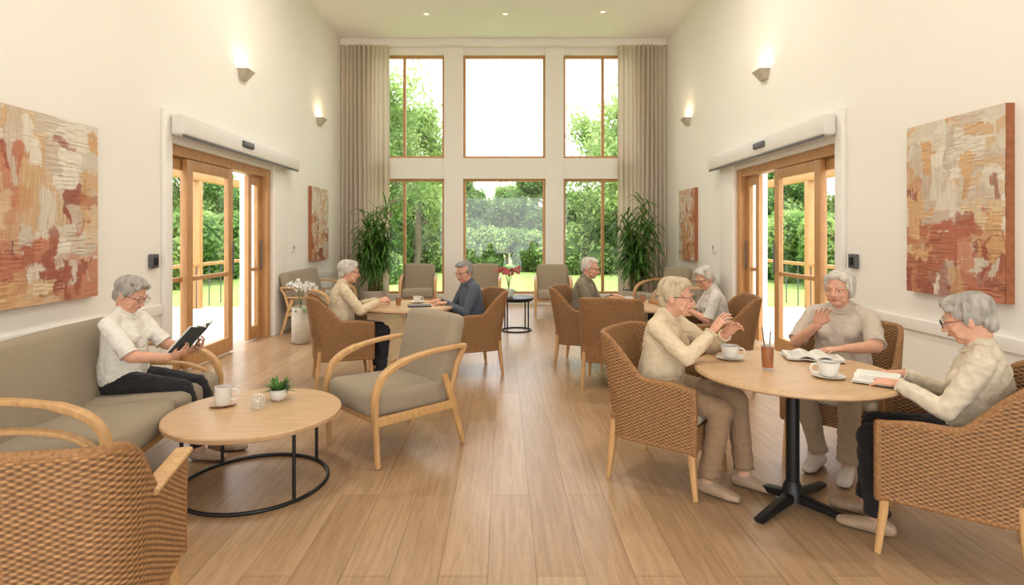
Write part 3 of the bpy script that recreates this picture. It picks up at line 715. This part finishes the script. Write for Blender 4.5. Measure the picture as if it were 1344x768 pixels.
# ---------------------------------------------------------------- people
def ik(a,t,l1,l2,pole):
    a=Vector(a);t=Vector(t);pole=Vector(pole); d=t-a; L_=min(d.length,(l1+l2)*.995); dn=d.normalized(); t2=a+dn*L_
    x=(l1*l1-l2*l2+L_*L_)/(2*L_); h=math.sqrt(max(0,l1*l1-x*x)); p=(pole-dn*pole.dot(dn)).normalized()
    return a+dn*x+p*h,t2
def hand_mesh(wr,yd,back,sgn,curl=.5,sc=1.0):
    y=Vector(yd).normalized(); z=Vector(back); z=(z-y*z.dot(y)).normalized(); x=y.cross(z)
    M=Matrix((( x.x,y.x,z.x,wr.x),(x.y,y.y,z.y,wr.y),(x.z,y.z,z.z,wr.z),(0,0,0,1)))@Matrix.Scale(sc,4)
    mb=MB(); mb.M=M; t=-sgn
    mb.loft([((0,-.025,0),.025,.021),((0,.0,0),.027,.019),((0,.035,0),.037,.0155),((0,.082,0),.039,.0125)],(1,0,0),M_skin,14)
    mb.ell((t*.024,.032,-.006),(.017,.028,.014),M_skin)
    for i,(xo,y0,L_,r) in enumerate(((.030,.085,.068,.0082),(.010,.090,.077,.0085),(-.010,.087,.071,.0080),(-.029,.079,.055,.0072))):
        a=0; p=Vector((t*xo,y0-.012,0)); st=[(p,r,r)]
        for kf,(fr,cf) in enumerate(((.50,.7),(.29,1.0),(.21,.8))):
            a+=curl*cf*(1+.12*i); d=Vector((t*(.16*(1.2-i*.8))*(1-curl*.4),math.cos(a),-math.sin(a))).normalized()
            p=p+d*(L_*fr+(.012 if kf==0 else 0)); rr=r*(1-.09*(kf+1)); st.append((p,rr,rr))
        mb.loft(st,(1,0,0),M_skin,8)
    c=curl
    mb.loft([((t*.020,.018,-.006),.013,.013),((t*.042,.045,-.014-.008*c),.0115,.0115),((t*(.050-.012*c),.068,-.022-.018*c),.0098,.0098),((t*(.050-.03*c),.088,-.028-.024*c),.0078,.0078)],(1,0,0),M_skin,8)
    return remesh(mb,.0034,1)
def human(name,loc,face,shirt,pants,shoe,hair,lean=.08,head=(0,-.2),hands=None,feet=None,sleeve='long',male=False,glasses=True,curl=(.5,.5),sc=1.0,hstyle=0,collar=True,seat=.0,hroll=0):
    MBo=MB(); cl,sl=math.cos(lean),math.sin(lean)
    def tp(x,y,z):
        z=z-.54; return Vector((x,y*cl+z*sl,.54+seat+z*cl-y*sl))
    shw=.185 if male else .162
    prims=[]; rings=[]
    def add(st,side,lab,op=False): prims.append(([(Vector(p),w,d) for p,w,d in st],Vector(side),lab,op))
    k=1.06 if male else 1.0
    X=(1,0,0)
    add([(tp(0,-.005,.515),.165*k,.118),(tp(0,0,.60),.168*k,.125)],X,'pants')
    add([(tp(0,.005,.585),.180*k,.138),(tp(0,.01,.66),.172*k,.142),(tp(0,.008,.75),.160*k,.132),(tp(0,.0,.84),.165*k,.124),(tp(0,-.008,.91),.160*k,.108),(tp(0,-.014,.965),.125*k,.078),(tp(0,-.012,1.0),.075,.06)],X,'shirt')
    add([(tp(-shw,0,.945),.052*k,.052*k),(tp(-shw*.5,-.01,.968),.05,.05),(tp(shw*.5,-.01,.968),.05,.05),(tp(shw,0,.945),.052*k,.052*k)],(0,0,1),'shirt')
    if not male:
        for sg in(-1,1): add([(tp(sg*.068,.070,.845),.062,.058),(tp(sg*.068,.082,.835),.058,.054)],X,'shirt')
    else: add([(tp(0,.04,.66),.12,.10),(tp(0,.05,.70),.11,.1)],X,'shirt')
    hc=tp(0,.045,1.125)
    nb=tp(0,.0,.975)
    add([(nb,.056,.054),(tp(0,.012,1.03),.050,.050),(hc+Vector((0,-.015,-.045)),.048,.052)],X,'skin')
    if collar:
        cs=[]
        for i in range(17):
            a=i/16*2*math.pi+math.pi/2; cs.append((tp(math.cos(a)*.064,.006+math.sin(a)*.062,1.006-.030*(math.sin(a)+.3)),.009,.013))
        collar_pts=cs
    UA,FA=(.285,.25) if male else (.262,.232)
    hs=[]
    for i,sg in enumerate((1,-1)):
        sh=tp(sg*shw,0,.94); tgt,fd,bk=hands[i][:3]; pole=hands[i][3] if len(hands[i])>3 else (sg*.45,-.5,-.9)
        el,wr=ik(sh,tgt,UA,FA,pole); fdir=(wr-el).normalized()
        if sleeve=='long':
            add([(sh,.058*k,.058*k),(sh.lerp(el,.5),.053,.055),(el,.047,.047)],(0,1,.3),'shirt'); e2=el.lerp(wr,.92)
            add([(el,.047,.047),(el.lerp(wr,.4),.044,.043),(e2,.035,.034)],(0,1,.3),'shirt',True); rings.append((e2,fdir,.034,shirt))
        else:
            fr_=.92 if sleeve=='elbow' else .62
            e2=sh.lerp(el,fr_); add([(sh,.058*k,.058*k),(sh.lerp(el,.5*fr_),.057,.057),(e2,.055,.055)],(0,1,.3),'shirt',True); rings.append((e2,(el-sh).normalized(),.0545,shirt))
        add([(sh,.044,.044),(el,.039,.039)],(0,1,.3),'skin')
        add([(el,.038,.038),(el.lerp(wr,.35),.038,.036),(wr,.026,.022)],(0,1,.3),'skin')
        hs.append((wr,Vector(fd) if fd is not None else fdir,bk,sg))
    feet=feet or (((.11,.42),(.1,1)),((-.11,.40),(-.1,1)))
    for i,sg in enumerate((1,-1)):
        hp=Vector((sg*.085,.02,.545+seat)); (fx,fy),td=feet[i]; an=Vector((fx,fy,.095)); kn,an=ik(hp,an,.43,.415,(sg*.12+(0),.5,1))
        add([(hp,.092*k,.086),(hp.lerp(kn,.5),.084,.078),(kn,.066,.064)],X,'pants')
        e2=kn.lerp(an,.96)
        add([(kn,.065,.065),(kn.lerp(an,.35),.060,.064),(e2,.055,.058)],X,'pants',True); rings.append((e2,(an-kn).normalized(),.0555,pants))
        add([(kn.lerp(an,.7),.034,.036),(an,.031,.035),(an+Vector((0,0,-.03)),.031,.035)],X,'skin')
        t=Vector((td[0],td[1],0)).normalized(); s_=Vector((-t.y,t.x,0)); b0=Vector((an.x,an.y,0))
        add([(b0-t*.05+Vector((0,0,.040)),.033,.040),(b0+Vector((0,0,.044)),.039,.046),(b0+t*.07+Vector((0,0,.036)),.042,.036),(b0+t*.13+Vector((0,0,.029)),.045,.029),(b0+t*.165+Vector((0,0,.025)),.036,.024)],s_,'shoe')
    mb=MB()
    for st,side,lab,op in prims: mb.loft(st,side,M_skin,14,2.0,'start' if op else True)
    v,nm,f=remesh(mb,.0090,2)
    fa=np.array([q if len(q)==4 else (q+(q[-1],))[:4] for q in f]); fc=v[fa].mean(1)
    best=np.full(len(fc),1e9); lab=np.zeros(len(fc),int); names=['skin','shirt','pants','shoe']
    def pd(pt,st,side,op):
        bd=np.full(len(pt),1e9)
        for i in range(len(st)-1):
            a=np.array(st[i][0]);b_=np.array(st[i+1][0]); ab=b_-a; L2=ab@ab+1e-12; tr=((pt-a)@ab)/L2; t=np.clip(tr,0,1)
            o=pt-(a+t[:,None]*ab); tn=ab/math.sqrt(L2); sd=np.array(side)-tn*(np.array(side)@tn); sd=sd/(np.linalg.norm(sd)+1e-9); nr=np.cross(tn,sd)
            w=st[i][1]+(st[i+1][1]-st[i][1])*t; d=st[i][2]+(st[i+1][2]-st[i][2])*t; m=np.minimum(w,d)
            q=(np.sqrt(((o@sd)/w)**2+((o@nr)/d)**2+((o@tn)/m)**2)-1)*m
            if op and i==len(st)-2: q=np.where((tr-1)*math.sqrt(L2)>.003,1e3,q)
            bd=np.minimum(bd,q)
        return bd
    vb=np.full(len(v),1e9); vl=np.zeros(len(v),int)
    for st,side,lb,op in prims:
        q=pd(fc,st,side,op); k2=q<best; best[k2]=q[k2]; lab[k2]=names.index(lb)
        q=pd(v,st,side,op); k2=q<vb; vb[k2]=q[k2]; vl[k2]=names.index(lb)
    lab[(lab==3)&(fc[:,2]<.016)]=4
    off=Vector((random.random()*9,random.random()*9,0))
    for i in range(len(v)):
        if vl[i] in(1,2):
            p=Vector(v[i]); q=p*6+off; wrp=noise.noise(q)*2.0
            fold=1-abs(noise.noise(Vector((p.x*9+wrp,p.y*9,p.z*17+wrp))+off))*2.6
            dd=noise.noise(p*8+off)*.004+max(0,fold)**2*.006-.002+noise.noise(p*34+off)*.0006
            v[i]+=nm[i]*dd
    v[:,2]=np.maximum(v[:,2],.003)
    o=MBo.n; MBo.v.append(v); MBo.n+=len(v); mm=[M_skin,shirt,pants,shoe,M_sole]; ix=[MBo.mi(m) for m in mm]
    MBo.f.extend([tuple(int(i)+o for i in q) for q in f]); MBo.m.extend([ix[l] for l in lab])
    for p,d,r_,m_ in rings:
        A_=d.orthogonal().normalized(); B_=d.cross(A_); MBo.torus(p,r_,.0055,m_,(A_,B_),24,8)
    if collar: MBo.loft(collar_pts,(0,0,1),shirt,10)
    for i,(wr,fd,bk,sg) in enumerate(hs):
        hv,_,hf=hand_mesh(wr,fd,bk,sg,curl[i],1.03 if male else .96); MBo.add(hv,hf,M_skin)
    yaw,pit=head; HM=Matrix.Translation(hc)@Matrix.Rotation(yaw,4,'Z')@Matrix.Rotation(pit,4,'X')@Matrix.Rotation(hroll,4,'Y')@Matrix.Scale(1.0 if not male else 1.04,4)
    h=MB()
    h.ell((0,-.018,.030),(.074,.092,.083),M_skin,None,24,16); h.ell((0,.012,-.028),(.062,.074,.078),M_skin,None,24,16)
    h.ell((0,.046,-.088),(.030,.028,.024),M_skin); h.ell((0,.02,-.072),(.050,.050,.036),M_skin)
    h.loft([((0,.082,.004),.007,.008),((0,.095,-.016),.009,.009),((0,.103,-.032),.011,.010)],(1,0,0),M_skin,10)
    for s_ in(-1,1):
        h.ell((s_*.011,.093,-.035),(.008,.009,.007),M_skin); h.ell((s_*.038,.054,-.032),(.024,.022,.024),M_skin)
        h.loft([((s_*.012,.082,.017),.008,.010),((s_*.034,.077,.020),.008,.011),((s_*.055,.056,.013),.008,.010)],(0,0,1),M_skin,8)
        h.ell((s_*.074,-.010,-.012),(.009,.018,.030),M_skin,Matrix.Rotation(s_*.35,4,'Z'))
        h.loft([((s_*.018,.077,.0075),.005,.006),((s_*.031,.0800,.0080),.0055,.006),((s_*.044,.071,.0055),.005,.006)],(0,0,1),M_skin,8)
        h.loft([((s_*.020,.075,-.0095),.004,.004),((s_*.031,.0765,-.0105),.004,.004),((s_*.043,.069,-.0095),.004,.004)],(0,0,1),M_skin,8)
        h.ell((s_*.044,.044,-.064),(.016,.020,.020),M_skin)
    h.ell((0,.077,-.055),(.023,.013,.013),M_skin)
    h.loft([((0,-.03,-.05),.048,.052),((0,-.025,-.09),.046,.050)],(1,0,0),M_skin,14)
    hv,_,hf=remesh(h,.0044,1); MBo.M=HM; MBo.add(hv,hf,M_skin)
    for s_ in(-1,1):
        MBo.ell((s_*.031,.0690,-.0005),(.0115,.0125,.0085),M_eye,None,12,8); MBo.ell((s_*.031,.0775,-.001),(.0052,.0045,.0052),M_iris,None,10,6)
        MBo.loft([((s_*.016,.089,.025),.002,.003),((s_*.034,.0865,.030),.002,.0035),((s_*.052,.066,.023),.0015,.002)],(0,1,0),hair,6)
    MBo.loft([((-.020,.0825,-.058),.0015,.0015),((-.008,.0905,-.0558),.003,.0025),((0,.0912,-.0565),.003,.0022),((.008,.0905,-.0558),.003,.0025),((.020,.0825,-.058),.0015,.0015)],(0,0,1),M_lip,8)
    MBo.loft([((-.017,.0830,-.0605),.0015,.0015),((0,.0910,-.0632),.0032,.003),((.017,.0830,-.0605),.0015,.0015)],(0,0,1),M_lip,8)
    g=MB()
    if hstyle==0:
        g.ell((0,-.034,.042),(.083,.094,.082),M_skin,None,22,14); g.ell((0,-.076,-.024),(.062,.038,.062),M_skin)
        for s_ in(-1,1):
            g.ell((s_*.066,-.024,.012),(.017,.044,.046),M_skin); g.ell((s_*.061,.018,.042),(.015,.026,.032),M_skin); g.ell((s_*.050,.048,.072),(.024,.020,.022),M_skin)
        g.loft([((-.055,.046,.078),.018,.013),((-.015,.060,.088),.018,.013),((.03,.056,.090),.020,.013),((.060,.040,.070),.015,.013)],(0,0,1),M_skin,12)
        g.ell((0,0,.092),(.066,.07,.032),M_skin)
    elif hstyle==1:
        g.ell((0,-.034,.038),(.079,.090,.078),M_skin,None,22,14); g.ell((0,-.075,-.018),(.060,.034,.052),M_skin)
        for s_ in(-1,1): g.ell((s_*.068,-.020,.012),(.013,.042,.038),M_skin)
        g.loft([((-.045,.050,.080),.014,.014),((0,.064,.088),.014,.014),((.045,.050,.080),.014,.014)],(0,0,1),M_skin,10)
        g.ell((0,.005,.088),(.06,.06,.030),M_skin)
    else:
        g.ell((0,-.034,.044),(.085,.095,.082),M_skin,None,22,14); g.ell((0,-.077,-.028),(.070,.042,.062),M_skin)
        for s_ in(-1,1):
            g.ell((s_*.071,-.018,-.004),(.017,.044,.054),M_skin); g.ell((s_*.063,.024,.036),(.016,.026,.040),M_skin); g.ell((s_*.052,.048,.072),(.022,.020,.024),M_skin)
        g.loft([((-.058,.046,.078),.020,.013),((-.01,.063,.087),.020,.013),((.035,.057,.088),.020,.013),((.062,.038,.068),.015,.013)],(0,0,1),M_skin,12)
    gv,gn,gf=remesh(g,.0046,1)
    for i in range(len(gv)):
        p=Vector(gv[i]); a=math.atan2(p.x,p.y+.03)
        st=noise.noise(Vector((a*4+p.z*12,p.z*6,p.y*6))+off)
        gv[i]+=gn[i]*(st*.007+noise.noise(Vector((a*15+p.z*20,p.z*7,3))+off)*.006+noise.noise(Vector((a*34+p.z*30,p.z*9,7))+off)*.003)
    MBo.add(gv,gf,hair)
    if glasses:
        for s_ in(-1,1):
            MBo.torus((s_*.033,.099,.000),.0205,.0014,M_glassfr,((1,0,0),(0,.08,1)),22,6)
            MBo.tube([(s_*.053,.096,.006),(s_*.074,.05,.006),(s_*.079,-.010,.002)],.0015,M_glassfr,6)
        MBo.tube([(-.012,.101,.004),(0,.104,.006),(.012,.101,.004)],.0014,M_glassfr,6)
    MBo.M=None
    o=place(MBo.mesh(name,ang=180),name,(loc[0],loc[1],0),ang(face)); 
    if sc!=1: o.scale=(sc,sc,sc)
    return o
def hairm(n,c): return pmat(n,c,.65,.3,34,(1,1,.35),bump=.9,bs=90,bstretch=(2.2,2.2,.5),bd=.004)
Hs=hairm('hair_silver',C(164,157,148)); Hw=hairm('hair_white',C(198,190,178)); Hb=hairm('hair_ash_blonde',C(194,176,146)); Hg=hairm('hair_grey',C(138,135,132))
S_white=fab('white_blouse',C(226,221,212)); S_cream=fab('cream_knit',C(212,193,162),.06,120); S_taupe=fab('taupe_tee',C(194,180,166)); S_card=fab('oat_cardigan',C(206,192,170),.12,160)
S_blue=fab('slate_shirt',C(78,86,98)); S_olive=fab('olive_shirt',C(128,116,98)); S_tee=fab('white_tee',C(208,202,194))
P_black=fab('black_trousers',C(30,29,33)); P_tan=fab('tan_trousers',C(148,120,92)); P_khaki=fab('khaki_trousers',C(164,144,118)); P_navy=fab('navy_trousers',C(42,45,54))
SH=pmat('beige_leather_shoe',C(168,142,118),.4,.08,20); SHd=pmat('brown_shoe',C(90,66,50),.4,.1,20); SHw=pmat('white_shoe',C(204,194,182),.4,.05,20)
def off(c,f,d): return (c[0]+f[0]*d,c[1]+f[1]*d)
human('seated_woman_reading',(-2.55,3.80),(1,.03),S_white,P_black,SH,Hs,.04,(-.12,-.42),
  (((.13,.40,.72),(-.35,.9,.35),(.6,.2,-.75)),((-.12,.42,.72),(.35,.9,.35),(-.6,.2,-.75))),(((.03,.54),(.1,1)),((-.13,.60),(-.1,1))),sleeve='elbow',hstyle=0,curl=(.75,.75),sc=.98)
openbook(.14,.21,(-2.05,3.79,.80),ang((1,.03)),0,M_bookc,'open_book',.5).rotation_euler=(math.radians(48),0,ang((1,.03)))
human('seated_woman_gesturing',off(*chA,-.06),chA[1],S_cream,P_tan,SH,Hb,.14,(.05,-.05),
  (((.06,.36,.93),(-.25,.55,.9),(.6,-.5,.1),(.8,-.2,-.9)),((-.07,.40,.90),(.3,.7,.75),(-.6,-.5,.1),(-.8,-.2,-.9))),(((.14,.36),(.1,1)),((-.08,.50),(.05,1))),curl=(.45,.45),hstyle=0)
human('seated_woman_talking',off(*chB,-.04),chB[1],S_taupe,P_khaki,SHw,Hw,.10,(-.10,-.08),
  (((.07,.30,.90),(-.35,.25,.9),(.35,-.8,.1),(.8,-.2,-.9)),((-.10,.43,.785),(.7,.8,0),(0,0,1),(-.9,-.2,-.5))),(((.06,.32),(.1,1)),((-.12,.40),(-.1,1))),sleeve='elbow',glasses=False,curl=(.35,.3),hstyle=2,sc=1.02)
human('seated_woman_with_magazine',off(*chC,-.12),chC[1],S_card,P_black,SH,Hs,.04,(0,-.34),
  (((.13,.34,.795),(-.25,1,-.05),(.2,0,1)),((-.13,.34,.795),(.25,1,-.05),(-.2,0,1))),(((.10,.48),(.1,1)),((-.08,.42),(0,1))),curl=(.35,.35),hstyle=0,sc=.98)
cc=off(*chC,.30); openbook(.13,.19,(cc[0],cc[1],.762),ang(chC[1]),.0,M_mag,'open_magazine',.04)
human('seated_woman_drinking',off(*chE,-.04),chE[1],S_cream,P_navy,SHd,Hw,.12,(-.05,-.1),
  (((.14,.40,.82),(-.3,1,.2),(.5,0,.8)),((-.12,.42,.80),(.3,1,0),(-.3,0,.9))),curl=(.6,.5),hstyle=0)
human('seated_man_at_table',off(*chF,-.04),chF[1],S_blue,P_navy,SHd,Hg,.14,(.5,-.25),
  (((.14,.38,.79),(-.5,.9,0),(0,0,1)),((-.14,.38,.79),(.5,.9,0),(0,0,1))),male=True,hstyle=1,curl=(.4,.4),sc=.98)
human('seated_man_at_table',off(*chH,-.04),chH[1],S_olive,P_navy,SHd,Hw,.14,(-.25,-.15),
  (((.14,.38,.79),(-.3,.9,0),(0,0,1)),((-.14,.38,.79),(.5,.9,0),(0,0,1))),male=True,hstyle=1,curl=(.4,.4),sc=1.0)
human('seated_woman_leaning',off(*chD,-.02),chD[1],S_tee,P_khaki,SHw,Hw,.2,(.55,-.4),
  (((.14,.38,.80),(-.3,.9,0),(0,0,1)),((-.14,.36,.80),(.5,.9,0),(0,0,1))),sleeve='elbow',hstyle=0,curl=(.4,.4),sc=.96)
# ---------------------------------------------------------------- light, world, camera
w=bpy.data.worlds.new('World'); scene.world=w; w.use_nodes=True; nt=w.node_tree; bg=nt.nodes['Background']
tc=nt.nodes.new('ShaderNodeTexCoord'); sp=nt.nodes.new('ShaderNodeSeparateXYZ'); rp=nt.nodes.new('ShaderNodeValToRGB')
rp.color_ramp.elements[0].position=.0; rp.color_ramp.elements[0].color=(1,.99,.97,1); rp.color_ramp.elements[1].position=.7; rp.color_ramp.elements[1].color=(.92,.96,1,1)
nt.links.new(tc.outputs['Generated'],sp.inputs[0]); nt.links.new(sp.outputs['Z'],rp.inputs['Fac']); nt.links.new(rp.outputs[0],bg.inputs[0]); bg.inputs[1].default_value=2.9
sun=bpy.data.lights.new('sun','SUN'); sun.energy=2.6; sun.angle=.2; sun.color=(1,.95,.86)
so=bpy.data.objects.new('sun',sun); so.rotation_euler=(math.radians(20),math.radians(6),0); scene.collection.objects.link(so)
cam=bpy.data.cameras.new('camera'); co=bpy.data.objects.new('camera',cam); scene.collection.objects.link(co); scene.camera=co
co.location=(0,0,CH); co.rotation_euler=(math.pi/2,0,0); cam.sensor_width=36; cam.clip_start=.05; cam.clip_end=200
cam.lens=F/1344*36; cam.shift_x=11/1344; cam.shift_y=-76/1344
scene.view_settings.view_transform='Standard'; scene.view_settings.look='None'; scene.view_settings.exposure=.40
